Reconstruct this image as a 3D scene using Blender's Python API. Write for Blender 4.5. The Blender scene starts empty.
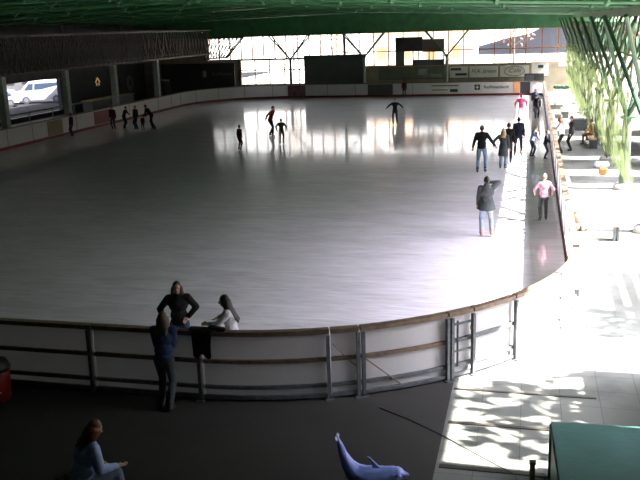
import bpy, bmesh, math, random
from mathutils import Vector, Matrix
random.seed(7)
C = bpy.context.scene
col = C.collection
PI = math.pi
V = Vector

# ------------------------------------------------------------ materials
def mat(name, c, rough=.6, metal=0., var=0., scale=8., bump=0., bscale=40., spec=.5, emit=0, alpha=1, trans=0):
    m = bpy.data.materials.new(name); m.use_nodes = True
    n = m.node_tree.nodes; l = m.node_tree.links
    b = n['Principled BSDF']
    b.inputs['Base Color'].default_value = (*c, 1)
    b.inputs['Roughness'].default_value = rough
    b.inputs['Metallic'].default_value = metal
    b.inputs['Specular IOR Level'].default_value = spec
    b.inputs['Alpha'].default_value = alpha
    b.inputs['Transmission Weight'].default_value = trans
    if emit:
        b.inputs['Emission Color'].default_value = (*c, 1); b.inputs['Emission Strength'].default_value = emit
    tc = n.new('ShaderNodeTexCoord')
    if var:
        t = n.new('ShaderNodeTexNoise'); t.inputs['Scale'].default_value = scale; t.inputs['Detail'].default_value = 4
        l.new(tc.outputs['Object'], t.inputs['Vector'])
        r = n.new('ShaderNodeValToRGB')
        r.color_ramp.elements[0].position = .3; r.color_ramp.elements[1].position = .7
        r.color_ramp.elements[0].color = (*[max(0, x*(1-var)) for x in c], 1)
        r.color_ramp.elements[1].color = (*[min(1, x*(1+var)) for x in c], 1)
        l.new(t.outputs['Fac'], r.inputs['Fac']); l.new(r.outputs['Color'], b.inputs['Base Color'])
    if bump:
        t = n.new('ShaderNodeTexNoise'); t.inputs['Scale'].default_value = bscale
        l.new(tc.outputs['Object'], t.inputs['Vector'])
        bp = n.new('ShaderNodeBump'); bp.inputs['Strength'].default_value = bump; bp.inputs['Distance'].default_value = .02
        l.new(t.outputs['Fac'], bp.inputs['Height']); l.new(bp.outputs['Normal'], b.inputs['Normal'])
    return m

M = dict(
    green=mat('green_steel_paint', (.05, .17, .075), .38, 0, .25, 1.5),
    deck=mat('green_roof_sheet', (.035, .10, .055), .5, 0, .25, .8),
    lattice=mat('brown_lattice_steel', (.028, .024, .02), .6, 0, .3, 1),
    column=mat('concrete_column', (.30, .34, .32), .8, 0, .2, 4),
    post=mat('grey_painted_steel', (.10, .11, .12), .5, .2, .3, 12),
    rail=mat('weathered_brown_rail', (.15, .10, .07), .55, 0, .35, 9),
    kick=mat('dark_red_kick_strip', (.16, .022, .02), .5, 0, .3, 3),
    concrete=mat('grey_concrete', (.42, .41, .39), .85, 0, .15, 2, .2, 30),
    greencol=mat('grey_green_column_paint', (.10, .13, .09), .6, 0, .25, 3),
    arm=mat('dark_green_arm_paint', (.025, .075, .035), .45, 0, .2, 3),
    dark=mat('dark_facade', (.03, .03, .034), .7, 0, .3, 1),
    charcoal=mat('charcoal_panel', (.085, .09, .095), .55, 0, .15, 1),
    tan=mat('tan_wall', (.30, .26, .19), .8, 0, .2, 1.5),
    banner=mat('pale_banner_vinyl', (.62, .61, .52), .5, 0, .12, 1.2),
    bannerw=mat('white_banner_vinyl', (.75, .72, .66), .5, 0, .05, 2),
    orange=mat('orange_paint', (.72, .33, .14), .5, 0, .1, 4),
    maroon=mat('maroon_vinyl', (.16, .02, .03), .5, 0, .3, 5),
    purple=mat('dull_purple_vinyl', (.20, .09, .15), .5, 0, .4, 5),
    yellow=mat('dull_yellow_vinyl', (.24, .20, .11), .5, 0, .1, 4),
    inkd=mat('dark_lettering', (.03, .035, .06), .6),
    inkl=mat('light_lettering', (.62, .62, .55), .6),
    black=mat('black_plastic', (.012, .012, .013), .5),
    red=mat('red_plastic', (.2, .008, .009), .4, 0, .1, 6),
    white=mat('white_paint', (.8, .8, .8), .35),
    frame=mat('orange_brown_window_frame', (.42, .15, .05), .5),
    teal=mat('teal_tarpaulin', (.045, .125, .11), .6, 0, .12, 2, .25, 12),
    tealside=mat('teal_painted_wood', (.04, .17, .14), .6, 0, .15, 3),
    wood=mat('pale_wood', (.45, .32, .18), .7, 0, .2, 12),
    chrome=mat('blade_steel', (.6, .6, .62), .25, 1),
    carw=mat('white_car_paint', (.16, .17, .2), .25), cars=mat('silver_car_paint', (.07, .08, .11), .3, .2), asphalt=mat('asphalt', (.012, .012, .014), .9, 0, .2, 1, spec=.05),
    carg=mat('dark_car_glass', (.02, .03, .05), .08), tyre=mat('tyre_rubber', (.015, .015, .015), .8),
    skin=mat('skin', (.52, .30, .22), .55, 0, .06, 20), eye=mat('eye', (.03, .02, .02), .3), lip=mat('lips', (.35, .1, .09), .5),
    hbrown=mat('brown_hair', (.055, .028, .014), .5, 0, .5, 60), hred=mat('reddish_hair', (.17, .06, .025), .5, 0, .4, 60),
    hdark=mat('dark_hair', (.014, .010, .008), .5, 0, .4, 60), hblond=mat('blond_hair', (.35, .24, .11), .5, 0, .3, 60),
    dolphin=mat('grey_blue_plastic', (.33, .41, 1.0), .35, 0, .06, 5), dolphinb=mat('pale_belly_plastic', (.6, .66, .85), .4),
    hutw=mat('brown_timber', (.07, .04, .025), .8, 0, .3, 6), hutg=mat('grey_green_timber', (.05, .06, .05), .8, 0, .3, 6), stripbrown=mat('brown_floor_strip', (.035, .028, .022), .6), bark=mat('bark', (.10, .065, .04), .9, 0, .3, 10),
    leaf=mat('spring_leaf', (.05, .08, .02), .6, 0, .3, 3, spec=.1), leafo=mat('budding_leaf', (.16, .06, .02), .6, 0, .3, 3),
    hill=mat('hill_scrub', (.02, .02, .024), .9, 0, .3, .05, spec=0),
    ground=mat('pale_gravel', (.34, .31, .27), .9, 0, .15, 1),
    plaster=mat('cream_plaster', (.75, .68, .55), .8, 0, .05, 1), roofr=mat('brown_roof_tile', (.42, .2, .1), .8, 0, .2, 2),
)
def cloth(name, c): 
    k = 'cloth_'+name
    if k not in M: M[k] = mat(k, c, .85, 0, .18, 14, .25, 60, .2)
    return M[k]

def ice_material():
    m = bpy.data.materials.new('skated_ice'); m.use_nodes = True
    n = m.node_tree.nodes; l = m.node_tree.links; b = n['Principled BSDF']
    tc = n.new('ShaderNodeTexCoord')
    mp = n.new('ShaderNodeMapping'); mp.inputs['Scale'].default_value = (.5, 1.6, 1); mp.inputs['Rotation'].default_value = (0, 0, .35)
    l.new(tc.outputs['Object'], mp.inputs['Vector'])
    t = n.new('ShaderNodeTexNoise'); t.inputs['Scale'].default_value = .9; t.inputs['Detail'].default_value = 9; t.inputs['Distortion'].default_value = .8
    l.new(mp.outputs['Vector'], t.inputs['Vector'])
    r = n.new('ShaderNodeValToRGB'); r.color_ramp.elements[0].position = .3; r.color_ramp.elements[1].position = .75
    r.color_ramp.elements[0].color = (.62, .57, .64, 1); r.color_ramp.elements[1].color = (.80, .74, .83, 1)
    l.new(t.outputs['Fac'], r.inputs['Fac'])
    # fine skate scratches
    mp2 = n.new('ShaderNodeMapping'); mp2.inputs['Scale'].default_value = (.6, 5, 1); mp2.inputs['Rotation'].default_value = (0, 0, -.2)
    l.new(tc.outputs['Object'], mp2.inputs['Vector'])
    t2 = n.new('ShaderNodeTexNoise'); t2.inputs['Scale'].default_value = 1.6; t2.inputs['Detail'].default_value = 6; t2.inputs['Distortion'].default_value = 1.5
    l.new(mp2.outputs['Vector'], t2.inputs['Vector'])
    mr = n.new('ShaderNodeMapRange'); mr.inputs['From Min'].default_value = .35; mr.inputs['From Max'].default_value = .7
    mr.inputs['To Min'].default_value = .04; mr.inputs['To Max'].default_value = .17
    l.new(t2.outputs['Fac'], mr.inputs['Value']); l.new(mr.outputs['Result'], b.inputs['Coat Roughness']); b.inputs['Coat Weight'].default_value = .75; b.inputs['Coat IOR'].default_value = 1.33; b.inputs['Roughness'].default_value = .42
    sc = n.new('ShaderNodeMapRange'); sc.inputs['From Min'].default_value = .35; sc.inputs['From Max'].default_value = .68
    sc.inputs['To Min'].default_value = 1.10; sc.inputs['To Max'].default_value = .82; l.new(t2.outputs['Fac'], sc.inputs['Value'])
    vm = n.new('ShaderNodeVectorMath'); vm.operation = 'SCALE'; l.new(r.outputs['Color'], vm.inputs[0]); l.new(sc.outputs[0], vm.inputs['Scale']); l.new(vm.outputs[0], b.inputs['Base Color'])
    bp = n.new('ShaderNodeBump'); bp.inputs['Strength'].default_value = .06; bp.inputs['Distance'].default_value = .02
    l.new(t2.outputs['Fac'], bp.inputs['Height']); l.new(bp.outputs['Normal'], b.inputs['Normal'])
    b.inputs['Specular IOR Level'].default_value = .5
    return m
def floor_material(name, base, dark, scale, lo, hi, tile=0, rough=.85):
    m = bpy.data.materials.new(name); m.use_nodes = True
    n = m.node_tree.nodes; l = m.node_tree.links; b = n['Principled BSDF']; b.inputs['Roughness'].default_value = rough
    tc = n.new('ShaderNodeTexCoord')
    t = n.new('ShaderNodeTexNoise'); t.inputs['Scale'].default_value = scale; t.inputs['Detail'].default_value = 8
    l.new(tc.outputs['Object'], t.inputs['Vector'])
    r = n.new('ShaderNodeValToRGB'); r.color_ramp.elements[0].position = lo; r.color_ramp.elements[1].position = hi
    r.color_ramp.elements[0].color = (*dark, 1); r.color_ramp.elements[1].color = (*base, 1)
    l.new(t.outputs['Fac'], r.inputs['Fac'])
    if tile:
        k = n.new('ShaderNodeTexBrick'); k.offset = 0; k.inputs['Scale'].default_value = tile
        k.inputs['Mortar Size'].default_value = .012; k.inputs['Brick Width'].default_value = 1; k.inputs['Row Height'].default_value = 1
        k.inputs['Mortar'].default_value = (.6, .6, .6, 1); k.inputs['Color1'].default_value = (1, 1, 1, 1); k.inputs['Color2'].default_value = (.93, .93, .93, 1)
        l.new(tc.outputs['Object'], k.inputs['Vector'])
        x = n.new('ShaderNodeMix'); x.data_type = 'RGBA'; x.blend_type = 'MULTIPLY'; x.inputs['Factor'].default_value = 1
        l.new(r.outputs['Color'], x.inputs[6]); l.new(k.outputs['Color'], x.inputs[7]); l.new(x.outputs[2], b.inputs['Base Color'])
    else: l.new(r.outputs['Color'], b.inputs['Base Color'])
    return m
def thin_glass():
    m = bpy.data.materials.new('clear_glass'); m.use_nodes = True
    n = m.node_tree.nodes; l = m.node_tree.links; n.remove(n['Principled BSDF'])
    a = n.new('ShaderNodeBsdfTransparent'); a.inputs[0].default_value = (.93, .96, .97, 1)
    g = n.new('ShaderNodeBsdfGlossy'); g.inputs['Roughness'].default_value = .02
    x = n.new('ShaderNodeMixShader'); x.inputs[0].default_value = .06
    l.new(a.outputs[0], x.inputs[1]); l.new(g.outputs[0], x.inputs[2]); l.new(x.outputs[0], n['Material Output'].inputs[0])
    return m
def net_material():
    m = bpy.data.materials.new('green_netting'); m.use_nodes = True
    n = m.node_tree.nodes; l = m.node_tree.links; n.remove(n['Principled BSDF'])
    tc = n.new('ShaderNodeTexCoord'); 
    mp = n.new('ShaderNodeMapping'); mp.inputs['Scale'].default_value = (1, 2.2, .28); l.new(tc.outputs['Object'], mp.inputs['Vector'])
    t = n.new('ShaderNodeTexNoise'); t.inputs['Scale'].default_value = 3.2; t.inputs['Detail'].default_value = 6; l.new(mp.outputs['Vector'], t.inputs['Vector'])
    mr = n.new('ShaderNodeMapRange'); mr.inputs['From Min'].default_value = .44; mr.inputs['From Max'].default_value = .58
    mr.inputs['To Min'].default_value = .06; mr.inputs['To Max'].default_value = .8; l.new(t.outputs['Fac'], mr.inputs['Value'])
    d = n.new('ShaderNodeBsdfDiffuse'); d.inputs[0].default_value = (.055, .068, .030, 1)
    s = n.new('ShaderNodeBsdfTranslucent'); s.inputs[0].default_value = (.07, .09, .04, 1)
    a = n.new('ShaderNodeBsdfTransparent')
    x = n.new('ShaderNodeMixShader'); l.new(d.outputs[0], x.inputs[1]); l.new(s.outputs[0], x.inputs[2])
    y = n.new('ShaderNodeMixShader'); l.new(mr.outputs[0], y.inputs[0]); l.new(a.outputs[0], y.inputs[1]); l.new(x.outputs[0], y.inputs[2])
    l.new(y.outputs[0], n['Material Output'].inputs[0])
    return m
def board_material():
    m = bpy.data.materials.new('translucent_white_board'); m.use_nodes = True
    n = m.node_tree.nodes; l = m.node_tree.links; b = n['Principled BSDF']
    b.inputs['Base Color'].default_value = (.66, .64, .65, 1); b.inputs['Roughness'].default_value = .4
    t = n.new('ShaderNodeBsdfTranslucent'); t.inputs[0].default_value = (.8, .78, .8, 1)
    x = n.new('ShaderNodeMixShader'); x.inputs[0].default_value = .4
    l.new(b.outputs[0], x.inputs[1]); l.new(t.outputs[0], x.inputs[2]); l.new(x.outputs[0], n['Material Output'].inputs[0])
    return m
M['board'] = board_material(); M['ice'] = ice_material(); M['glass'] = thin_glass(); M['net'] = net_material()
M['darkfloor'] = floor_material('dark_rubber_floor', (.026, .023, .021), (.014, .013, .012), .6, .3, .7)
M['pave'] = floor_material('pale_paving', (.16, .165, .15), (.10, .11, .10), .9, .36, .50, 1.6)

# ------------------------------------------------------------ mesh helpers
def newobj(name, me, m=None, parent=None):
    o = bpy.data.objects.new(name, me); col.objects.link(o)
    if m is not None: me.materials.append(M[m] if isinstance(m, str) else m)
    if parent is not None: o.parent = parent
    return o
def obj(name, bm, m, parent=None, smooth=False):
    me = bpy.data.meshes.new(name)
    if smooth:
        for f in bm.faces: f.smooth = True
    bm.to_mesh(me); bm.free()
    return newobj(name, me, m, parent)
def tag(o, label, cat, group=None, kind=None):
    o['label'] = label; o['category'] = cat
    if group: o['group'] = group
    if kind: o['kind'] = kind
    return o
def struct(o, label=None, cat=None):
    o['kind'] = 'structure'
    if label: o['label'] = label
    if cat: o['category'] = cat
    return o
def thing(name, label, cat, loc=(0, 0, 0), rz=0, group=None):
    o = bpy.data.objects.new(name, None); col.objects.link(o); o.location = loc; o.rotation_euler = (0, 0, rz)
    o.empty_display_size = .1
    return tag(o, label, cat, group)
def box(bm, x0, x1, y0, y1, z0, z1):
    vs = [bm.verts.new(p) for p in [(x0,y0,z0),(x1,y0,z0),(x1,y1,z0),(x0,y1,z0),(x0,y0,z1),(x1,y0,z1),(x1,y1,z1),(x0,y1,z1)]]
    for f in [(0,3,2,1),(4,5,6,7),(0,1,5,4),(1,2,6,5),(2,3,7,6),(3,0,4,7)]: bm.faces.new([vs[i] for i in f])
def B(*boxes, bevel=0):
    bm = bmesh.new()
    for b in boxes: box(bm, *b)
    if bevel: bmesh.ops.bevel(bm, geom=bm.edges[:], offset=bevel, segments=2, affect='EDGES')
    return bm
def bar(bm, a, b, w, h=None, up=(0, 0, 1)):
    a, b = V(a), V(b); h = h or w
    d = (b-a).normalized(); u = V(up)
    if abs(d.dot(u)) > .98: u = V((0, 1, 0))
    s = d.cross(u).normalized(); u = s.cross(d)
    vs = []
    for p in (a, b):
        for i, j in ((-1,-1),(1,-1),(1,1),(-1,1)): vs.append(bm.verts.new(p+s*i*w/2+u*j*h/2))
    for f in [(0,1,2,3),(7,6,5,4),(0,4,5,1),(1,5,6,2),(2,6,7,3),(3,7,4,0)]: bm.faces.new([vs[i] for i in f])
def tube(bm, pts, r, seg=8, r2=None):
    pts = [V(p) for p in pts]; rings = []
    n = len(pts)
    for i, p in enumerate(pts):
        d = (pts[min(i+1, n-1)]-pts[max(i-1, 0)]).normalized()
        u = V((0, 0, 1)) if abs(d.z) < .9 else V((1, 0, 0))
        s = d.cross(u).normalized(); u = s.cross(d)
        rr = r if r2 is None else r+(r2-r)*i/(n-1)
        rings.append([bm.verts.new(p+(s*math.cos(t)+u*math.sin(t))*rr) for t in [2*PI*k/seg for k in range(seg)]])
    for a, b in zip(rings, rings[1:]):
        for k in range(seg): bm.faces.new([a[k], a[(k+1) % seg], b[(k+1) % seg], b[k]])
    bm.faces.new(rings[0][::-1]); bm.faces.new(rings[-1])
def T(pts, r, seg=8, r2=None):
    bm = bmesh.new(); tube(bm, pts, r, seg, r2); return bm
def sweep(bm, pts, nrm, o0, o1, z0, z1):
    """rectangular section swept along a plan path; offsets along outward normals"""
    R = []
    for (x, y), (nx, ny) in zip(pts, nrm):
        R.append([bm.verts.new((x+nx*o, y+ny*o, z)) for o, z in ((o0,z0),(o1,z0),(o1,z1),(o0,z1))])
    for a, b in zip(R, R[1:]):
        for k in range(4): bm.faces.new([a[k], a[(k+1) % 4], b[(k+1) % 4], b[k]])
    bm.faces.new(R[0][::-1]); bm.faces.new(R[-1])
def SW(pts, nrm, o0, o1, z0, z1):
    bm = bmesh.new(); sweep(bm, pts, nrm, o0, o1, z0, z1); bmesh.ops.recalc_face_normals(bm, faces=bm.faces); return bm
def cone(bm, a, b, ra, rb, seg=12):
    a, b = V(a), V(b); d = b-a
    if d.length < 1e-5: return
    q = V((0, 0, 1)).rotation_difference(d)
    bmesh.ops.create_cone(bm, cap_ends=True, segments=seg, radius1=ra, radius2=rb, depth=d.length, matrix=Matrix.Translation((a+b)/2) @ q.to_matrix().to_4x4())
def ball(bm, c, r, R=None, sub=2):
    if not hasattr(r, '__len__'): r = (r, r, r)
    m = Matrix.Translation(c)
    if R is not None: m = m @ R.to_4x4()
    bmesh.ops.create_icosphere(bm, subdivisions=sub, radius=1, matrix=m @ Matrix.Diagonal((*r, 1)))
def rc(bm, a, b, ra, rb):
    cone(bm, a, b, ra, rb); ball(bm, a, ra); ball(bm, b, rb)
def fuse(name, bm, m, parent, voxel, it=2):
    """melt overlapping volumes into ONE continuous smooth skin"""
    me = bpy.data.meshes.new(name); bm.to_mesh(me); bm.free()
    o = bpy.data.objects.new(name, me); col.objects.link(o)
    r = o.modifiers.new('r', 'REMESH'); r.mode = 'VOXEL'; r.voxel_size = voxel; r.use_smooth_shade = True
    s = o.modifiers.new('s', 'SMOOTH'); s.factor = .5; s.iterations = it
    dg = bpy.context.evaluated_depsgraph_get()
    me2 = bpy.data.meshes.new_from_object(o.evaluated_get(dg)); me2.name = name
    o.modifiers.clear(); o.data = me2; bpy.data.meshes.remove(me)
    me2.materials.clear(); me2.materials.append(M[m] if isinstance(m, str) else m)
    o.parent = parent
    return o
def lathe(prof, seg=24, c=(0, 0, 0)):
    bm = bmesh.new(); R = []
    for r, z in prof: R.append([bm.verts.new((c[0]+r*math.cos(2*PI*k/seg), c[1]+r*math.sin(2*PI*k/seg), c[2]+z)) for k in range(seg)])
    for a, b in zip(R, R[1:]):
        for k in range(seg): bm.faces.new([a[k], a[(k+1) % seg], b[(k+1) % seg], b[k]])
    bm.faces.new(R[0][::-1]); bm.faces.new(R[-1]); return bm
def text(name, s, size, m, parent, loc, rot, shear=0, label=None):
    c = bpy.data.curves.new(name, 'FONT'); c.body = s; c.size = size; c.extrude = .006; c.align_x = 'CENTER'; c.align_y = 'CENTER'; c.shear = shear
    o = bpy.data.objects.new(name, c); col.objects.link(o)
    dg = bpy.context.evaluated_depsgraph_get(); me = bpy.data.meshes.new_from_object(o.evaluated_get(dg))
    bpy.data.objects.remove(o); n = newobj(name, me, m, parent); n.location = loc; n.rotation_euler = rot
    if label: n['label'] = label
    return n

# ------------------------------------------------------------ camera
F = 842.194
r_ = V((0.97105918, 0.23669739, -0.03191265)); u_ = V((-0.02803755, 0.24566333, 0.96894965)); f_ = V((-0.23718763, 0.9400127, -0.24519005))
cam = bpy.data.cameras.new('camera'); cam.sensor_width = 36; cam.lens = F*36/640; cam.clip_end = 900
co = bpy.data.objects.new('camera', cam); col.objects.link(co)
co.matrix_world = Matrix(((r_.x, u_.x, -f_.x, 0), (r_.y, u_.y, -f_.y, 0), (r_.z, u_.z, -f_.z, 6.0692), (0, 0, 0, 1)))
C.camera = co

# ------------------------------------------------------------ setting
XL, XR, YN, YF = -28., 1.05, 12.4, 73.
def arc(cx, cy, r, a0, a1, n=14):
    return [((cx+r*math.cos(a), cy+r*math.sin(a)), (math.cos(a), math.sin(a))) for a in [math.radians(a0+(a1-a0)*i/n) for i in range(n+1)]]
def line(p, q, nrm, n=1):
    return [((p[0]+(q[0]-p[0])*i/n, p[1]+(q[1]-p[1])*i/n), nrm) for i in range(n+1)]
RN = 6.5; cN = (XR-RN, YN+RN)
RF = 7.5; cF = (XL+RF, YF-RF)
RC = 1.2; cC = (XR-RC, YF-RC)
nearL = line((XL+RN, YN), (-11.4, YN), (0, -1), 6)
per = (arc(cN[0], cN[1], RN, 270, 360, 24) + line((XR, YN+RN), (XR, YF-RC), (1, 0), 12)[1:] + arc(cC[0], cC[1], RC, 0, 90, 6)[1:]
       + line((XR-RC, YF), (XL+RF, YF), (0, 1), 8)[1:] + arc(cF[0], cF[1], RF, 90, 180, 16)[1:]
       + line((XL, YF-RF), (XL, YN+RN), (-1, 0), 12)[1:] + arc(XL+RN, YN+RN, RN, 180, 270, 16)[1:])
bm = bmesh.new(); bm.faces.new([bm.verts.new((p[0][0], p[0][1], .03)) for p in per])
e = bmesh.ops.extrude_face_region(bm, geom=bm.faces[:]); bmesh.ops.translate(bm, verts=[v for v in e['geom'] if isinstance(v, bmesh.types.BMVert)], vec=(0, 0, -.028))
bmesh.ops.recalc_face_normals(bm, faces=bm.faces)
struct(obj('ice_surface', bm, 'ice'), 'large grey-white sheet of skated ice inside the boards', 'ice')
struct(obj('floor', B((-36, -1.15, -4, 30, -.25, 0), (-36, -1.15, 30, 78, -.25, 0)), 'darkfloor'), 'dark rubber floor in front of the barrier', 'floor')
struct(obj('floor_paving', B((-1.15, 5.2, -4, 78, -.25, 0)), 'pave'), 'pale sunlit paving along the right side of the rink', 'floor')
# outside ground (frame around the hall)
struct(obj('ground_car_park', B((-160, -36.3, -60, 120, -.3, -.02)), 'asphalt'), 'dark asphalt of the car park left of the hall', 'ground')
struct(obj('ground', B((-36, 160, 78, 230, -.3, -.02), (5.2, 160, -60, 78, -.3, -.02), (-36, 5.2, -60, -4, -.3, -.02)), 'ground'), 'pale gravel ground outside the hall', 'ground')
# roof: corrugated sheet with ribs running across
bm = bmesh.new(); n = 330
zs = lambda i: 8.2+(.06 if i % 2 else 0)
prev = None
for i in range(n+1):
    y = -4+82.*i/n
    a = bm.verts.new((-36, y, zs(i//1))); b = bm.verts.new((4.85, y, zs(i//1)-.9)); m_ = bm.verts.new((-14, y, zs(i)+.5))
    if prev: bm.faces.new([prev[0], prev[1], m_, a]); bm.faces.new([prev[1], prev[2], b, m_])
    prev = (a, m_, b)
roof = obj('ceiling', bm, 'deck'); so = roof.modifiers.new('s', 'SOLIDIFY'); so.thickness = .12; so.offset = 1
struct(roof, 'dark green corrugated sheet roof over the rink', 'ceiling')
# walls
struct(obj('wall_back', B((-36, 5.2, -4.3, -4, 0, 8.6)), 'dark'), 'dark wall behind the viewpoint', 'wall')
struct(obj('wall_left', B((-36.3, -36, -4, 45.5, 0, 8.6), (-36.3, -36, 60.6, 78, 0, 8.6), (-36.3, -36, 45.5, 60.6, 2.85, 8.6), (-36.3, -36, 45.5, 60.6, 0, .35)), 'dark'),
       'dark side wall with a wide opening onto the car park', 'wall')
# far wall: low wall, glazed above, glazed to the ground between X -26.3 and -20
FY = 76.0
struct(obj('wall_far', B((-36, -29.5, FY, FY+.3, 0, 5.4), (-29.5, -26.4, FY, FY+.3, 0, 3.3), (-26.4, -16.4, FY, FY+.3, 0, 1.05), (-16.4, 2.3, FY, FY+.3, 0, 2.45),
       (2.3, 5.2, FY, FY+.3, 0, 2.2), (-26.55, -26.35, FY, FY+.3, 1.05, 3.4), bevel=0), 'tan'), 'low tan wall closing the far end below the windows', 'wall')
struct(obj('wall_light_block', B((5.0, 5.2, -4, 10.7, 0, 8.4)), 'dark'), 'unseen dark wall added outside the right frame edge to block light', 'wall')  # added out of view to cut side light and shade the teal chest
struct(obj('trim_1', B((-36, 4.85, FY-.05, FY+.35, 5.4, 8.75)), 'green'), 'deep green fascia beam above the far windows', 'trim')
def window(i, x0, x1, z0, z1, step, trans, label):
    bm = bmesh.new(); w = .045
    k = max(1, round((x1-x0)/step))
    for j in range(k+1):
        x = x0+(x1-x0)*j/k
        ww = w*(1.5 if j in (0, k) else 1)
        box(bm, x-ww, x+ww, FY+.06, FY+.2, z0, z1)
    for z in [z0, z1]+trans: box(bm, x0, x1, FY+.07, FY+.19, z-w, z+w)
    fr = struct(obj('window_%d' % i, bm, 'frame'), label, 'window')
    obj('pane', B((x0, x1, FY+.12, FY+.13, z0, z1)), 'glass', fr)
window(1, -29.4, -16.4, 3.35, 5.4, 1.05, [], 'upper glazing band above the dark hoarding at far left')
window(2, -26.3, -16.4, 1.05, 3.27, 1.4, [2.35], 'tall lower glazing reaching down beside the grey screen')
window(3, -16.3, 4.85, 2.5, 5.4, 1.35, [3.75], 'long glazing band above the advert wall at far right')

# roof beams across the hall
GB = 'green beams spanning the roof'
def beam():
    t = thing('roof_beam', 'green steel girder with a tubular tie crossing high above the ice', 'beam', (0, 0, 0), 0, GB)
    bm = bmesh.new()
    L = [(-36, 7.25), (-14, 7.75), (4.7, 6.65)]
    for a, b in zip(L, L[1:]):
        bar(bm, (a[0], 0, a[1]+.35), (b[0], 0, b[1]+.35), .06, .72)
        bar(bm, (a[0], 0, a[1]), (b[0], 0, b[1]), .34, .05)
    obj('girder', bm, 'green', t)
    bm = bmesh.new()
    tube(bm, [(-36, 0, 6.75), (-14, 0, 7.2), (3.6, 0, 6.42)], .07, 8)
    for i in range(13):
        x = -34+i*3; z = 6.79+(x+36)*.0205 if x < -14 else 7.2-(x+14)*.0443
        tube(bm, [(x, 0, z), (x+.7, 0, z+.62)], .035, 6); tube(bm, [(x, 0, z), (x-.7, 0, z+.62)], .035, 6)
        ball(bm, (x, 0, z), .13, sub=1)
    obj('tie_rod', bm, 'green', t)
    return t
def copy_tree(o, parent=None):
    c = o.copy(); col.objects.link(c); c.parent = parent
    for ch in list(o.children): copy_tree(ch, c)
    return c
b0 = beam()
PY = [12.1+6.6*i for i in range(10)]   # 12.1 ... 71.5
for i, y in enumerate(PY):
    o = b0 if i == 0 else copy_tree(b0)
    o.location = (0, y, 0)
# longitudinal eave beam and the left lattice girder
o = thing('eave_beam', 'green box beam running along the open right eave', 'beam', (3.4, 30, 6.1))
obj('chord', B((-.14, .14, -34, 45.8, 0, .34)), 'green', o)
obj('fascia', B((1.28, 1.42, -34, 45.8, .25, 1.5)), 'green', o)
def lattice_girder(x, y0, y1, z0, z1, label, step=1.4, w=.6):
    t = thing('lattice_girder', label, 'girder', (x, y0, z0))
    L = y1-y0; H = z1-z0
    bm = bmesh.new()
    for sx in (-w/2, w/2):
        bar(bm, (sx, 0, 0), (sx, L, 0), .1); bar(bm, (sx, 0, H), (sx, L, H), .1)
    obj('chord', bm, 'lattice', t)
    bm = bmesh.new(); n = int(L/step)
    for sx in (-w/2, w/2):
        for i in range(n):
            a = i*L/n; b = (i+1)*L/n; m = (a+b)/2
            bar(bm, (sx, a, 0), (sx, m, H), .06); bar(bm, (sx, m, H), (sx, b, 0), .06)
            bar(bm, (sx, a, H), (sx, m, 0), .04); bar(bm, (sx, m, 0), (sx, b, H), .04)
    for i in range(n): a = i*L/n; bar(bm, (-w/2, a, 0), (w/2, a+L/n/2, 0), .05); bar(bm, (-w/2, a, H), (w/2, a, H), .05)
    obj('web_lattice', bm, 'lattice', t)
    return t
t = thing('eave_lattice', 'dark green crossed lattice hanging below the right eave', 'lattice', (4.7, 24, 4.25)); bm = bmesh.new()
for k in range(24):
    bar(bm, (0, k*2.15, 0), (0, k*2.15+1.9, 1.9), .09); bar(bm, (0, k*2.15+1.9, 0), (0, k*2.15, 1.9), .09)
obj('web_lattice', bm, 'arm', t); obj('chord', B((-.06, .06, 0, 51.6, -.06, .06), (-.06, .06, 0, 51.6, 1.84, 1.96)), 'arm', t)
lattice_girder(-29.2, 28, 75.6, 3.95, 6.1, 'long brown steel lattice girder above the left boards')
t = thing('lattice_gable', 'tapering dark lattice bracket beside the far left windows', 'bracket', (-29.5, 75.3, 0))
bm = bmesh.new(); bar(bm, (0, 0, 5.35), (3.9, 0, 5.35), .12); bar(bm, (0, 0, 3.5), (2.2, 0, 3.6), .12); bar(bm, (2.2, 0, 3.6), (3.9, 0, 5.35), .12); obj('chord', bm, 'lattice', t)
bm = bmesh.new()
for k in range(9): bar(bm, (k*.42, 0, 5.3), (k*.25+.1, 0, 3.55), .07); bar(bm, (k*.28, .1, 3.55), (min(3.8, k*.42+.7), .1, 5.3), .07)
obj('web_lattice', bm, 'lattice', t)
g2 = lattice_girder(-32.6, 28, 75.6, 4.0, 6.2, 'second brown lattice girder running behind the one over the left boards', 1.9)
for k in range(6): obj('hanger', T([(0, k*9+1, 2.2), (0, k*9+1, 4.3)], .05, 6), 'lattice', g2)

# tree-shaped columns
def tree_column(name, label, x, y, zt, sx, sy, ztop, w=.26, m='column', group=None, foot=True):
    t = thing(name, label, 'column', (x, y, 0), 0, group)
    bm = bmesh.new(); cone(bm, (0, 0, 0), (0, 0, zt), w*.62, w*.5, 12); obj('shaft', bm, m, t, False)
    if foot: obj('footing', lathe([(w*1.25, 0), (w*1.25, .12), (w*1.0, .2)], 20), 'concrete', t)
    obj('head_plate', B((-w*.8, w*.8, -w*.8, w*.8, zt-.04, zt+.05)), 'green', t)
    for ax in (-1, 1):
        for ay in (-1, 1):
            obj('arm', T([(0, 0, zt), (ax*sx, ay*sy, ztop)], .075, 8, .06), 'arm', t)
            
    return t
names = ['nearest column of the right eave, at the frame edge', 'right eave column second from the camera', 'right eave column third from the camera', 'right eave column fourth from the camera',
         'right eave column fifth from the camera', 'right eave column sixth from the camera', 'right eave column seventh from the camera', 'farthest column of the right eave by the corner']
for i, y in enumerate([25.3+6.6*k for k in range(8)]):
    tree_column('tree_column', 'green branching '+names[i], 3.4, y, 2.6, 1.2, 3.1, 6.1, .30, 'greencol')
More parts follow.
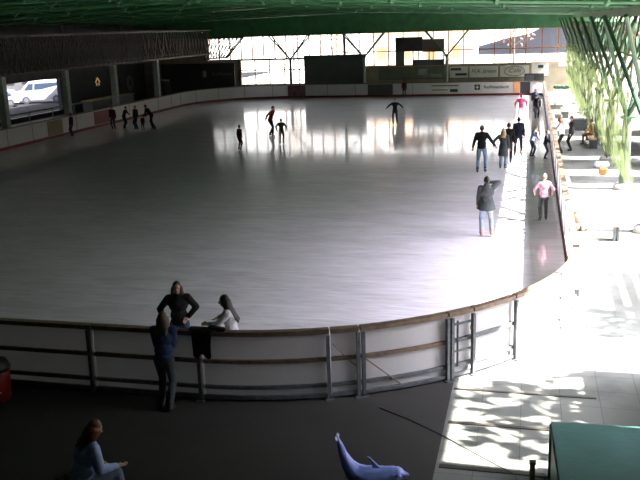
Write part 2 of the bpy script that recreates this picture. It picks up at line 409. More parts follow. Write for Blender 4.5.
for k, (x, s) in enumerate(((-21.2, 'in front of the tall far glazing'), (-14.4, 'beside the big grey screen'), (-7.1, 'beside the booth on the far wall'))):
    tree_column('tree_column', 'slender column with four raking arms '+s, x, 75.2, 3.3, 1.9, .5, 5.5, .24, 'column')
for y, s in ((42.9, 'left of the car park opening'), (49.8, 'right of the car park opening'), (56.5, 'behind the group of skaters at the left boards'), (63.8, 'nearest the far left corner')):
    t = thing('concrete_column', 'grey concrete column '+s, 'column', (-29.2, y, 0))
    obj('shaft', B((-.2, .2, -.2, .2, 0, 3.9), bevel=.02), 'column', t)
    obj('base', B((-.3, .3, -.3, .3, 0, .15)), 'concrete', t)

# ------------------------------------------------------------ rink boards
BH = 1.2
def boards(name, label, path, kick=True, seam=2.5):
    P = [p for p, n in path]; N = [n for p, n in path]
    t = thing(name, label, 'rink boards', (P[0][0], P[0][1], 0)); off = V((P[0][0], P[0][1]))
    P = [(p[0]-off.x, p[1]-off.y) for p in P]
    obj('panel', SW(P, N, .0, .05, 0, BH-.06), 'board', t)
    obj('cap_rail', SW(P, N, -.03, .12, BH-.06, BH), 'rail', t)
    if kick: obj('kick_strip', SW(P, N, -.03, -.002, .03, .2), 'kick', t)
    obj('base_rail', SW(P, N, .055, .15, 0, .16), 'post', t)
    # seams and outside posts along the path
    d = 0; nxt = 0
    for i in range(len(P)-1):
        a, b = V(P[i]), V(P[i+1]); L = (b-a).length
        while nxt <= d+L:
            q = a+(b-a)*((nxt-d)/L); nn = V(N[i])*(1-(nxt-d)/L)+V(N[i+1])*((nxt-d)/L); nn.normalize()
            for o0, o1, w, nm in ((-.006, .0, .03, 'seam_strip'), (.06, .15, .06, 'support_post')):
                c = q+nn*(o0+o1)/2; bm_ = bmesh.new(); bar(bm_, (c.x, c.y, .02), (c.x, c.y, BH-.065), w, .09 if nm == 'support_post' else .012); obj(nm, bm_, 'post', t)
            nxt += seam
        d += L
    return t, off
leftp = line((-11.4, YN), (XL+RN, YN), (0, -1), 3)+arc(XL+RN, YN+RN, RN, 270, 180, 16)[1:]+line((XL, YN+RN), (XL, YF-RF), (-1, 0), 10)[1:]
lb, lo = boards('rink_boards', 'long run of white boards along the dark left side of the ice', leftp)
def advert(parent, off, x0, x1, y0, y1, z0, z1, m, label):
    a = obj('advert_panel', B((x0-off.x, x1-off.x, y0-off.y, y1-off.y, z0, z1)), m, parent); a['label'] = label; return a
advert(lb, lo, XL+.002, XL+.02, 45.2, 46.9, .22, 1.08, 'yellow', 'dull yellow advert panel')
advert(lb, lo, XL+.002, XL+.02, 50.9, 53.5, .22, 1.08, 'maroon', 'dark red advert panel')
fp = arc(cF[0], cF[1], RF, 180, 90, 16)+line((XL+RF, YF), (XR-RC, YF), (0, 1), 6)[1:]
fb, fo = boards('rink_boards', 'white boards with adverts across the far end of the ice', fp)
A = lambda x0, x1, m, l: advert(fb, fo, x0, x1, YF-.02, YF-.002, .2, 1.1, m, l)
A(-21., -19.3, 'purple', 'dark purple advert panel'); A(-13.7, -11.5, 'charcoal', 'dark grey advert banner'); A(-8.3, -5.7, 'banner', 'pale grey advert banner with two lines')
A(-4.8, -1.4, 'bannerw', 'white bank advert banner with an emblem'); A(-1.35, -.85, 'orange', 'orange and white advert strip'); A(-.8, 0., 'dark', 'dark advert panel by the corner')
def ftext(s, size, m, parent, off, x, y, z, shear=0, nm='lettering'):
    return text(nm, s, size, m, parent, (x-off.x, y-off.y, z), (PI/2, 0, 0), shear)
ftext('Raiffeisenbank', .36, 'inkd', fb, fo, -2.75, YF-.03, .72)
obj('emblem', B((-4.55-fo.x, -4.1-fo.x, YF-.035-fo.y, YF-.022-fo.y, .5, .95)), 'inkd', fb)
obj('emblem_mark', B((-4.45-fo.x, -4.2-fo.x, YF-.045-fo.y, YF-.036-fo.y, .68, .77), (-4.36-fo.x, -4.29-fo.x, YF-.045-fo.y, YF-.036-fo.y, .56, .9)), 'bannerw', fb)
obj('printed_lines', B((-8.1-fo.x, -5.9-fo.x, YF-.03-fo.y, YF-.022-fo.y, .85, .93), (-8.1-fo.x, -6.8-fo.x, YF-.03-fo.y, YF-.022-fo.y, .5, .57), (-6.6-fo.x, -5.95-fo.x, YF-.03-fo.y, YF-.022-fo.y, .35, .6)), 'inkd', fb)
rp = arc(cC[0], cC[1], RC, 90, 0, 6)+line((XR, YF-RC), (XR, YN+RN), (1, 0), 10)[1:]
boards('rink_boards', 'boards down the sunlit right side with brown cap rail', rp)

# near barrier, section by section
def on_near(x):      # point and outward normal of the near barrier at a given X
    if x <= cN[0]: return V((x, YN)), V((0, -1))
    a = math.asin(min(1, (x-cN[0])/RN)); return V((x, cN[1]-RN*math.cos(a))), V((math.sin(a), -math.cos(a)))
def near_path(x0, x1, n=6):
    return [on_near(x0+(x1-x0)*i/n) for i in range(n+1)]
def section(x0, x1, label, kind='plain', zr=BH, left_post=False):
    P0, N0 = on_near((x0+x1)/2)
    t = thing('gate' if kind != 'plain' else 'barrier_section', label, 'gate' if kind != 'plain' else 'barrier', (P0.x, P0.y, 0))
    g = .012
    path = near_path(x0+g, x1-g, 8); P = [(p.x-P0.x, p.y-P0.y) for p, n in path]; N = [(n.x, n.y) for p, n in path]
    obj('panel', SW(P, N, 0, .03, .06, BH-.05), 'board', t)
    obj('top_rail', SW(P, N, -.05, .085, BH-.055, BH+.02), 'rail', t)
    obj('middle_rail', SW(P, N, .032, .085, .66, .725), 'rail' if x0 < -1.4 else 'post', t)
    obj('bottom_rail', SW(P, N, .032, .085, .2, .26), 'post', t)
    obj('kick_plate', SW(P, N, .0, .06, 0, .055), 'post', t)
    obj('base_strip', SW(P, N, .07, .12, .04, .10), 'post', t)
    def post(x, dx):
        p, n = on_near(x); tg = V((-n.y, n.x)); c = p-P0+n*.12+tg*dx
        bm = bmesh.new(); bar(bm, (c.x, c.y, 0), (c.x, c.y, BH-.06), .055, .07, up=(n.x, n.y, 0))
        bar(bm, (c.x, c.y, .01), (c.x+n.x*.1, c.y+n.y*.1, .01), .14, .02)
        obj('post', bm, 'post', t)
    if x1 < .3: post(x1, -.045)
    if left_post: post(x0, .045)
    def pt(u, z, o=.1):
        p, n = on_near(x0+(x1-x0)*u); q = p-P0+n*o; return (q.x, q.y, z)
    if kind == 'brace': obj('brace_rod', T([pt(.08, .98), pt(.5, .72), pt(.92, .5)], .012, 6), 'rail', t)
    if kind == 'ladder':
        bm = bmesh.new()
        bar(bm, pt(.34, .22, .09), pt(.34, 1.06, .09), .035); bar(bm, pt(.05, 1.0, .09), pt(.95, 1.0, .09), .035); bar(bm, pt(.05, .5, .09), pt(.95, .5, .09), .03)
        obj('inner_frame', bm, 'post', t)
        obj('latch', B(*[(pt(.9, 0)[0]-.03, pt(.9, 0)[0]+.03, pt(.9, 0)[1]-.05, pt(.9, 0)[1]+.02, .85, .92)]), 'rail', t)
    return t, pt
section(-11.4, -9.3, 'barrier section left of the red bin, at the picture edge')
section(-9.3, -7.23, 'dim barrier section behind the red bin')
section(-7.23, -5.22, 'barrier section where the two girls talk across the rail')
section(-5.22, -3.13, 'wide barrier section under the leaning girl in white')
section(-3.13, -2.67, 'narrow barrier gate with a diagonal rod, middle of the near fence', 'brace')
t, pt = section(-2.67, -1.3, 'barrier section between the two gates with rod at its lower left', left_post=True)
obj('brace_rod', T([pt(.05, .66), pt(.45, .1)], .012, 6), 'rail', t)
section(-1.3, -.9, 'narrow barrier gate with a ladder-like inner frame', 'ladder', left_post=True)
section(-.9, -.2, 'sunlit barrier section right of the ladder-like gate')
section(-.2, .62, 'sunlit curved barrier section rounding the near right corner')
section(.62, 1.03, 'last curved barrier section meeting the straight right boards')

# ------------------------------------------------------------ people
def person(label, x, y, rz, H, jacket, trousers, hair='hbrown', style='short', z=.03, lean=0, side=0, feet=((-.1, .0), (.1, .0)),
           hands=((-.25, .05, .82), (.25, .05, .82)), hip=None, skates=True, boots='black', coat=0, hat=None, headyaw=0, nod=0, vox=.022, seat=False, footz=(0, 0), jcol=None, spread=0, hood=False, group=None, bulk=1.06, splay=None):
    """z-scale 1.7 m figure scaled to H; local +Y is where the person faces"""
    root = thing('person', label, 'person', (x, y, z), rz, group)
    s = H/1.7; sk = .045 if skates else 0.
    kid = max(0, (1.5-H)/1.5)
    hipz = hip if hip is not None else .90
    S = lambda v: V(v)*s
    hipc = V((0, 0, hipz+sk))
    R = Matrix.Rotation(-math.radians(lean), 3, 'X') @ Matrix.Rotation(math.radians(side), 3, 'Y')
    if seat: pass
    up = lambda h, dx=0, dy=0: hipc + R @ V((dx, dy, h))
    waist = up(.13); chest = up(.36); neck = up(.535); sh = [up(.475, -.175), up(.475, .175)]
    Rh = R @ Matrix.Rotation(math.radians(lean)*.6-math.radians(nod), 3, 'X') @ Matrix.Rotation(headyaw, 3, 'Z')
    hs = 1+kid*.5
    hc = neck + Rh @ V((0, .02, .145*hs))
    def ik(a, b, l1, l2, pole):
        a, b = V(a), V(b); d = b-a; L = min(d.length, (l1+l2)*.995); dn = d.normalized(); b = a+dn*L
        k = (l1*l1-l2*l2+L*L)/(2*L); h = math.sqrt(max(0, l1*l1-k*k))
        p = V(pole); p = (p-dn*p.dot(dn)); p.normalize(); return a+dn*k+p*h, b
    legs = []
    for i in (0, 1):
        sx = (-1, 1)[i]; hj = hipc+V((sx*.09, 0, -.03)); ank = V((feet[i][0], feet[i][1], .09+sk+footz[i]))
        kn, ank2 = ik(hj, ank, .42, .42, (sx*.12, 1, .05)); legs.append((hj, kn, ank2))
    arms = []
    for i in (0, 1):
        sx = (-1, 1)[i]; h = V(hands[i])+V((0, 0, sk)); el, wr = ik(sh[i], h, .28, .25, (sx*(splay if splay is not None else (1.1 if hands[i][2] > .93 else .3)), -.7, -.45)); arms.append((sh[i], el, wr))
    def scl(bm): bmesh.ops.scale(bm, vec=(s, s, s), verts=bm.verts)
    # ---- body, one continuous skin
    bm = bmesh.new()
    ball(bm, hipc+V((0, 0, .0)), (.15, .10, .11), R); ball(bm, waist, (.125, .09, .14), R); ball(bm, chest, (.155, .10, .17), R)
    rc(bm, sh[0], sh[1], .055, .055); rc(bm, neck-(R@V((0, 0, .05))), hc-(Rh@V((0, .01, .06))), .052, .048)
    ball(bm, hc, (.076*hs, .093*hs, .112*hs), Rh); ball(bm, hc+Rh@V((0, .022, -.055))*hs, (.052*hs, .062*hs, .058*hs), Rh)
    rc(bm, hc+Rh@V((0, .088, .012))*hs, hc+Rh@V((0, .108, -.02))*hs, .010*hs, .015*hs)
    for sx in (-1, 1): ball(bm, hc+Rh@V((sx*.078, -.005, -.005))*hs, (.012, .022, .034), Rh)
    for a, e_, w in arms:
        rc(bm, a, e_, .048, .038); rc(bm, e_, w, .038, .027)
    for i, (a, e_, w) in enumerate(arms):
        d = (w-e_).normalized(); sx = (-1, 1)[i]
        q = d.cross(V((0, 1, 0)) if abs(d.y) < .8 else V((0, 0, 1))).normalized(); nrm = q.cross(d)
        pc = w+d*.05; rc(bm, w, pc, .024, .028); pe = w+d*.085
        for k in range(4):
            o = q*(k-1.5)*.021; ln = (.062, .072, .068, .052)[k]
            m1 = pe+o+d*ln*.55; rc(bm, w+d*.05+o*.8, m1, .0105, .009); rc(bm, m1, m1+(d*.8+nrm*.6).normalized()*ln*.5, .009, .0075)
        th = w+d*.03-q*.022*sx; t1 = th+(d*.7-q*sx*.8).normalized()*.04; rc(bm, th, t1, .013, .011); rc(bm, t1, t1+(d+nrm*.3).normalized()*.03, .011, .009)
    for a, k, w in legs: rc(bm, a, k, .08, .052); rc(bm, k, w, .052, .036)
    scl(bm); fuse('body', bm, 'skin', root, min(vox, .014) if vox < .02 else vox*.8, 1)
    # face
    for sx in (-1, 1):
        bm = bmesh.new(); ball(bm, hc+Rh@V((sx*.031, .084, .012))*hs, .012*hs); scl(bm); obj('eye', bm, 'eye', root, True)
    bm = bmesh.new(); ball(bm, hc+Rh@V((0, .084, -.058))*hs, (.024*hs, .008, .008), Rh); scl(bm); obj('mouth', bm, 'lip', root, True)
    # ---- jacket
    bm = bmesh.new()
    ball(bm, waist, (.158*bulk, .125*bulk, .17), R); ball(bm, chest, (.182*bulk, .13*bulk, .19), R); ball(bm, up(.0), (.168*bulk, .13*bulk, .10), R)
    rc(bm, sh[0], sh[1], .075, .075); cone(bm, neck-(R@V((0, 0, .07))), neck+(R@V((0, .0, .03))), .085, .066)
    for a, e_, w in arms: rc(bm, a, e_, .068*bulk, .058*bulk); rc(bm, e_, w-(w-e_)*.06, .058*bulk, .044)
    if coat: cone(bm, up(.1), hipc+V((0, .02, -coat)), .165*bulk, .21*bulk, 16)
    if hood: ball(bm, neck+(R@V((0, -.09, .02))), (.11, .07, .10), R)
    scl(bm); fuse('coat' if coat else 'jacket', bm, jacket, root, vox, 3)
    # ---- trousers
    bm = bmesh.new(); ball(bm, hipc-V((0, 0, .02)), (.165, .122, .12))
    for a, k, w in legs: rc(bm, a, k, .098, .070); rc(bm, k, w, .070, .058+spread)
    scl(bm); fuse('trousers', bm, trousers, root, vox, 3)
    # ---- footwear
    for i, (a, k, w) in enumerate(legs):
        bm = bmesh.new(); yaw = Matrix.Rotation((-1, 1)[i]*-.2, 3, 'Z')
        rc(bm, w+V((0, 0, .06)), w-V((0, 0, .03)), .05, .048); rc(bm, w+V((0, -.03, -.045)), w+yaw@V((0, .12, -.055)), .042, .034)
        scl(bm); sh_ = fuse('skate_boot' if skates else 'shoe', bm, boots, root, vox*.7, 2)
        if skates:
            bm = bmesh.new(); a1 = w+yaw@V((0, -.08, -.118)); b1 = w+yaw@V((0, .17, -.118)); bar(bm, a1, b1, .006, .03)
            for q in (-.04, .11): c = w+yaw@V((0, q, -.075)); bar(bm, c, c-V((0, 0, .04)), .02)
            scl(bm); obj('blade', bm, 'chrome', sh_)
    # ---- hair / hat
    bm = bmesh.new()
    ball(bm, hc+Rh@V((0, -.018, .022))*hs, (.084*hs, .096*hs, .108*hs), Rh)
    if style in ('long', 'mid'):
        L = {'long': .36, 'mid': .2}[style]
        for k in range(-5, 6):
            an = k*.40; o = V((math.sin(an)*.075*hs, -math.cos(an)*.085*hs-.01, -.01)); p0 = hc+Rh@o
            p1 = hc+Rh@V((o.x*1.25, min(o.y*1.15, -.02) if abs(k) > 2 else o.y*1.1, -.15)); p2 = neck + R@V((o.x*1.3, (-.165 if style == 'long' else -.125) if abs(k) < 4 else (-.06 if abs(k) == 4 else .07), .08-L+.03*random.random()))
            rc(bm, p0, p1, .036, .034); rc(bm, p1, p2, .034, .018)
    if style == 'pony':
        p0 = hc+Rh@V((0, -.11, .04)); p1 = hc+Rh@V((0, -.16, -.05)); rc(bm, p0, p1, .03, .028); rc(bm, p1, hc+Rh@V((0, -.13, -.2)), .028, .012)
    scl(bm); fuse('hair', bm, hair, root, min(vox, .018), 1)
    if hat:
        bm = bmesh.new(); ball(bm, hc+Rh@V((0, -.008, .045))*hs, (.094*hs, .108*hs, .095*hs), Rh); ball(bm, hc+Rh@V((0, -.01, .15))*hs, .03)
        scl(bm); fuse('woolly_hat', bm, hat, root, min(vox, .018), 1)
    return root
c_black = cloth('black', (.014, .014, .016)); c_jean = cloth('denim', (.05, .075, .15)); c_dj = cloth('dark_denim', (.03, .036, .06)); c_ljean = cloth('pale_denim', (.20, .26, .36))
c_red = cloth('brick_red', (.20, .035, .022)); c_navy = cloth('navy', (.018, .022, .04)); c_pink = cloth('pink', (.85, .10, .24)); c_lp = cloth('pale_pink', (.72, .36, .48))
c_white = cloth('white', (.72, .70, .78)); c_lb = cloth('light_blue', (.42, .52, .92)); c_grey = cloth('slate', (.06, .068, .072)); c_grn = cloth('dark_green', (.03, .055, .045))
c_tan = cloth('tan', (.45, .22, .12)); c_dkred = cloth('dark_red', (.07, .014, .014)); c_brn = cloth('brown', (.10, .06, .04)); c_or = cloth('orange', (.62, .2, .07)); c_den = cloth('denim_jacket', (.03, .048, .11))
# near girls
person('girl in blue denim jacket seen from behind, leaning on the outside of the barrier', -5.75, 11.98, .06, 1.64, c_den, c_grey, 'hbrown', 'mid', z=0, lean=10, feet=((-.07, -.05), (.12, -.18)),
       splay=.1, hands=((-.10, .34, 1.06), (.10, .36, 1.06)), skates=False, boots='black', nod=-8, vox=.012)
person('girl in black jacket facing the camera, hand at hip, behind the barrier on the ice', -6.08, 13.45, PI+.35, 1.66, c_black, c_jean, 'hbrown', 'long', lean=3, feet=((-.13, .0), (.1, .1)),
       hands=((-.17, .07, 1.0), (.25, .12, .98)), boots='black', vox=.012)
person('girl in white top with long dark hair leaning on the rail from the ice', -4.9, 13.02, PI*.58, 1.60, c_white, c_dj, 'hdark', 'long', lean=9, feet=((-.1, -.02), (.1, -.1)),
       hands=((.0, .46, 1.13), (.40, .30, 1.12)), boots='black', vox=.012, nod=8)
# seated bottom left
person('person with reddish hair in a light blue top sitting with one knee up, lower left', -5.40, 8.62, -PI/2+.85, 1.70, c_lb, c_ljean, 'hred', 'mid', z=0, lean=16, hip=.58, feet=((-.12, .36), (.16, .48)), footz=(0, .1),
       hands=((-.2, .34, .62), (.2, .40, .72)), skates=False, boots='black', vox=.012, nod=20, bulk=1.2)
# centre left skaters
person('man in brick red jacket bending forward, tallest of three skaters in the glare', -14.45, 46.5, -PI/2-.2, 1.74, c_red, c_navy, 'hdark', 'short', lean=20, feet=((-.1, -.1), (.1, .18)), hands=((-.35, -.25, 1.0), (.32, -.1, .95)))
person('child in dark jacket and tan trousers skating in the glare right of the red-jacketed man', -12.83, 43.2, .1, 1.34, c_grn, c_tan, 'hdark', 'short', feet=((-.12, 0), (.1, .05)), hands=((-.32, .05, .95), (.32, .0, .95)))
person('small child in dark red skating alone left of the red-jacketed man', -14.45, 41.0, -.5, 1.26, c_dkred, c_navy, 'hdark', 'short', boots='black', lean=6)
person('skater in dark clothes with both arms held out, alone near the far boards', -8.1, 52.2, PI, 1.56, c_navy, c_dj, 'hdark', 'short', hands=((-.55, .1, 1.08), (.55, .1, 1.08)), feet=((-.14, 0), (.12, .05)))
person('small dark figure standing against the far boards', -10.4, 72.2, .2, 1.4, c_dkred, c_navy, 'hdark', 'short')
# left boards group
person('lone dark figure at the left boards below the car park opening', -27.2, 46.6, PI/2, 1.38, c_navy, c_dj, 'hdark', 'short')
person('dark-clothed skater at the left end of the group by the left boards', -26.1, 49.9, PI, 1.5, c_dkred, c_dj, 'hdark', 'short', lean=8)
person('skater leaning sideways with arms out in the left boards group', -25.6, 50.4, -PI/2, 1.45, c_black, c_navy, 'hdark', 'short', lean=22, hands=((-.4, .3, 1.0), (.35, .35, .95)))
person('upright skater in green-grey jacket in the middle of the left boards group', -24.55, 50.0, PI-.4, 1.5, c_grn, c_dj, 'hdark', 'short')
person('little child in dark red held between two adults by the left boards', -23.85, 49.5, PI, .92, c_dkred, c_navy, 'hdark', 'short', hat=c_dkred)
person('adult in black bending down over the little child by the left boards', -23.45, 50.0, PI/2, 1.66, c_black, c_black, 'hdark', 'short', lean=38, hands=((-.15, .5, .8), (.15, .5, .8)), feet=((-.14, -.25), (.16, .05)))
# right side
person('tall man in black jacket and jeans beside the child in a long coat', -1.85, 34.8, -.05, 1.92, c_black, c_ljean, 'hdark', 'short', hands=((-.32, .05, .88), (.52, .1, .88)), feet=((-.13, -.05), (.13, .08)), boots='black')
person('child in long dark coat and pale hat beside the tall man', -1.02, 35.8, -.1, 1.66, c_grey, c_ljean, 'hblond', 'mid', coat=.36, hat=cloth('pale', (.5, .45, .4)), hands=((-.42, .1, .98), (.25, .1, .85)))
person('dark figure half hidden behind the child in the long coat', -.84, 37.2, 0, 1.74, c_black, c_navy, 'hdark', 'short')
person('man in dark jacket and grey trousers skating away right of the long-coated child', -.45, 39.4, .05, 1.74, c_navy, c_dj, 'hdark', 'short', feet=((-.14, .05), (.14, -.05)), boots=c_or)
person('skater in bright pink jacket and white trousers near the far right corner', -.5, 53.5, .2, 1.6, c_pink, c_white, 'hdark', 'short', lean=12, hands=((-.35, .2, .95), (.35, .1, .95)), hat=c_pink, boots='white')
person('dark-haired figure with white scarf behind the pink skater by the right boards', .45, 54.6, PI, 1.5, c_black, c_navy, 'hdark', 'short')
person('dark figure farther back against the right boards near the corner', .35, 58.5, PI, 1.55, c_dj, c_dj, 'hdark', 'short')
person('child in pale blue jacket bending towards the right boards', .15, 39.1, -.9, 1.4, c_ljean, c_dj, 'hblond', 'short', lean=22, hands=((-.2, .45, .9), (.2, .4, .9)))
person('small child in dark jeans holding the right boards', .72, 38.6, -PI/2, 1.24, c_navy, c_jean, 'hbrown', 'short', lean=10, hands=((-.2, .3, 1.0), (.2, .3, 1.0)))
person('adult with orange-brown hair and white top standing outside the right boards', 1.5, 40.6, PI/2, 1.68, c_white, c_black, 'hred', 'mid', z=0, skates=False, lean=10, hands=((-.15, .4, 1.1), (.2, .36, 1.15)))
person('adult in black just behind the white-topped adult outside the right boards', 1.95, 41.4, PI/2, 1.66, c_black, c_black, 'hdark', 'short', z=0, skates=False)
person('person in slate hooded coat with arm raised to the head, alone on bright ice', -1.12, 24.1, .15, 1.72, c_grey, c_ljean, 'hdark', 'short', coat=.14, hood=True, boots=c_or, bulk=1.25,
       hands=((-.24, .12, .85), (.10, .20, 1.50)), feet=((-.12, .05), (.15, -.03)), vox=.016, nod=12)
person('child in pink and white jacket and hat skating in the shade by the right boards', .5, 26.3, .1, 1.42, c_lp, c_grey, 'hblond', 'short', hat=cloth('cream', (.55, .5, .45)), hands=((-.3, .15, .95), (.3, .15, .95)), vox=.016, boots='charcoal')

person('person in yellow-brown clothes sitting on the bench by the green netting', 2.98, 43.6, PI/2, 1.5, cloth('mustard', (.5, .32, .1)), c_brn, 'hbrown', 'short', z=0, hip=.62, feet=((-.1, .42), (.12, .4)), hands=((-.18, .35, .62), (.18, .35, .62)), skates=False)

# draped black jacket on the rail
def drape():
    bm = bmesh.new(); nu, nv = 22, 30; G = []
    for i in range(nu+1):
        u = i/nu; row = []
        lo_ = .42+.04*math.sin(u*9); li = .18
        for j in range(nv+1):
            v = j/nv*(lo_+li+.16)-li
            fold = .018*math.sin(u*17+j*.15)+.012*math.sin(u*31)
            if v < 0: y = .06+fold*.3; z = BH+.03+v
            elif v < .16: y = .06-v-.0; z = BH+.045+.012*math.sin(v/.16*PI)
            else: y = -.105-abs(fold)-.03*min(1, (v-.16)/.2); z = BH+.035-(v-.16)
            w = .17 if v > .16 else .24
            row.append(bm.verts.new(((u-.5)*2*w*(1-.18*max(0, v-.2)), y, z)))
        G.append(row)
    for a, b in zip(G, G[1:]):
        for j in range(nv): bm.faces.new([a[j], a[j+1], b[j+1], b[j]])
    o = obj('draped_jacket', bm, c_black, None, True); o.location = (-5.18, YN+.0, .0)
    m = o.modifiers.new('s', 'SOLIDIFY'); m.thickness = .018; m.offset = 1
    tag(o, 'black jacket hung over the top rail between the two girls', 'jacket')
    bm = bmesh.new(); rc(bm, (.14, -.02, BH+.07), (.36, -.03, BH+.065), .06, .045); s_ = fuse('sleeve', bm, c_black, o, .015, 3)
drape()

# ------------------------------------------------------------ red bin
t = thing('litter_bin', 'red drinks bin with black lid at the left picture edge', 'bin', (-8.80, 11.75, 0)); t.scale = (1, 1, .84)
obj('bin_body', lathe([(.19, 0), (.21, .03), (.235, .62), (.225, .64)], 28), 'red', t, True)
obj('lid', lathe([(.25, .64), (.26, .70), (.2, .84), (.08, .9)], 28), 'black', t, True)
bm = bmesh.new(); P_ = []
for k in range(22):
    a = k/21; th = -1.15+.35*math.sin(a*8)*.9+.1*a; z = .5-.3*a
    rr = .19+.045*z/.62+.012; P_.append((rr*math.cos(th), rr*math.sin(th), z))
tube(bm, P_, .011, 6); obj('white_script_mark', bm, 'white', t)

# ------------------------------------------------------------ dolphin
t = thing('dolphin_figure', 'grey-blue plastic dolphin skating aid with raised tail on the dark floor', 'dolphin', (-1.93, 9.96, .0))
t.scale = (.95, 1, .93)
bm = bmesh.new()
spine = [((-.47, .84), .018), ((-.45, .79), .03), ((-.42, .70), .045), ((-.38, .56), .065), ((-.31, .40), .10), ((-.2, .26), .155), ((-.05, .2), .19), ((.1, .21), .195), ((.22, .25), .17), ((.31, .30), .135), ((.38, .33), .105), ((.45, .33), .06), ((.52, .325), .035)]
for (a, ra), (b, rb) in zip(spine, spine[1:]): rc(bm, (a[0], 0, a[1]), (b[0], 0, b[1]), ra, rb)
fuse('body', bm, 'dolphin', t, .012, 5)
bm = bmesh.new(); ball(bm, (.0, 0, .12), (.3, .165, .115)); fuse('belly', bm, 'dolphinb', t, .014, 2)
bm = bmesh.new()
for k in range(7): a = k/6; rc(bm, (.06-.09*a*a, 0, .36+.19*a), (.17-.17*a, 0, .36+.18*a), .026-.012*a, .024-.012*a)
fuse('dorsal_fin', bm, 'dolphin', t, .01, 2)
for sy in (-1, 1):
    bm = bmesh.new(); ball(bm, (.12, sy*.2, .16), (.06, .14, .018), Matrix.Rotation(-sy*.6, 3, 'X')); fuse('flipper', bm, 'dolphin', t, .012, 2)
    bm = bmesh.new(); ball(bm, (.385, sy*.092, .35), .016); obj('eye', bm, 'black', t, True)
    bm = bmesh.new(); ball(bm, (-.462, sy*.05, .82), (.04, .055, .011), Matrix.Rotation(sy*.2, 3, 'X') @ Matrix.Rotation(1.1, 3, 'Y')); fuse('tail_fluke', bm, 'dolphin', t, .01, 2)

# ------------------------------------------------------------ teal chest, wooden post, floor strips
t = thing('storage_chest', 'large teal covered chest in the lower right corner', 'chest', (.38, 10.85, 0), .045)
obj('side_panel', B((.03, 1.45, -2.2, -.03, 0, .74)), 'tealside', t)
obj('cover', B((0, 1.5, -2.25, 0, .72, .80), bevel=.02), 'teal', t)
obj('corner_batten', B((.0, .035, -2.2, -2.14, 0, .72), (.0, .035, -.08, -.02, 0, .72)), 'tealside', t)
t = thing('wooden_post', 'short pale wooden post left of the teal chest', 'post', (.17, 10.35, 0))
obj('shaft', B((-.035, .035, -.035, .035, 0, .42), bevel=.008), 'wood', t); obj('cap', B((-.045, .045, -.045, .045, .42, .45)), 'wood', t)
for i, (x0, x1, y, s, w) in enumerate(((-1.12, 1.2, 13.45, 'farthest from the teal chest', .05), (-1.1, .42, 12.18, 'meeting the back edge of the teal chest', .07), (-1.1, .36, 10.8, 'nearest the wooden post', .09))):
    o = obj('floor_strip', B((x0, x1, y-w/2, y+w/2, .0, .015)), 'stripbrown'); tag(o, 'brown strip across the pale paving, '+s, 'paving_strip')  # thin flat brown strips lying across the paving
tag(obj('cable', T([(-2.25, 12.5, .01), (-1.7, 12.15, .01), (-1.18, 11.75, .01), (-.6, 11.2, .02), (-.05, 10.72, .02), (.0, 10.5, .02)], .008, 6), 'black'), 'thin dark cable lying diagonally over the paving edge', 'cable')

# ------------------------------------------------------------ things along the right walkway
t = thing('backpack', 'red bag leaning outside the right boards above dark shoes', 'bag', (1.5, 26.2, 0), .2)
bm = bmesh.new(); ball(bm, (0, 0, .17), (.17, .11, .19)); ball(bm, (.02, .02, .3), (.12, .09, .1)); fuse('bag_body', bm, cloth('salmon', (.62, .17, .12)), t, .015, 3)
obj('strap', T([(-.12, -.08, .1), (-.16, -.12, .24), (-.06, -.1, .38), (.05, -.02, .44)], .012, 6), c_black, t)
for i in (0, 1):
    bm = bmesh.new(); rc(bm, (0, 0, .04), (.0, .18, .035), .045, .035); rc(bm, (0, -.01, .05), (0, -.02, .14), .045, .045)
    o = fuse('shoe', bm, c_brn, None, .01, 2); o.location = (1.45+.13*i, 25.15+.03*i, 0); o.rotation_euler = (0, 0, -.9)
    tag(o, ('left' if i == 0 else 'right')+' dark brown shoe of the pair below the red bag', 'shoe', None)
def bench(x, y, L, label, rz=0, m='wood'):
    t = thing('bench', label, 'bench', (x, y, 0), rz)
    bm = bmesh.new()
    for k in range(4): box(bm, -.2+k*.105, -.2+k*.105+.085, -L/2, L/2, .42, .46)
    obj('seat', bm, m, t)
    for s in (-1, 1): obj('leg', B((-.18, .2, s*(L/2-.2)-.03, s*(L/2-.2)+.03, 0, .42)), 'post', t)
bench(-5.40, 8.62, 1.0, 'black slatted bench under the seated person at lower left', .85, 'black')
bench(3.0, 43.6, 3.4, 'wooden bench under the seated person by the netting')
bench(2.45, 24.2, .5, 'short low bench lying across the sunlit walkway', PI/2)
bench(2.2, 56.5, 2.6, 'bench farther down the right walkway near the corner')
t = thing('crate', 'grey-green crate with pale lid beside the right-hand columns', 'crate', (2.75, 49.4, 0))
obj('crate_body', B((-.42, .42, -.3, .3, 0, .62), bevel=.02), 'post', t); obj('lid', B((-.44, .44, -.32, .32, .62, .68)), 'concrete', t)
t = thing('table', 'long pale table on the walkway near the far right corner', 'table', (2.35, 62.5, 0))
obj('tabletop', B((-.7, .7, -1.8, 1.8, .72, .76)), 'bannerw', t)
for sx in (-1, 1):
    for sy in (-1, 1): obj('leg', B((sx*.6-.02, sx*.6+.02, sy*1.6-.02, sy*1.6+.02, 0, .72)), 'post', t)
o = obj('bag', B((-.15, .15, -.12, .12, 0, .3), bevel=.05), c_or); o.location = (2.9, 34.8, 0); tag(o, 'orange and white bag on the floor below the netting', 'bag')
o = obj('kit_bag', B((-.3, .3, -.15, .15, 0, .26), bevel=.06), c_white); o.location = (3.0, 36.6, 0); tag(o, 'pale kit bag on the floor behind the orange bag', 'bag')
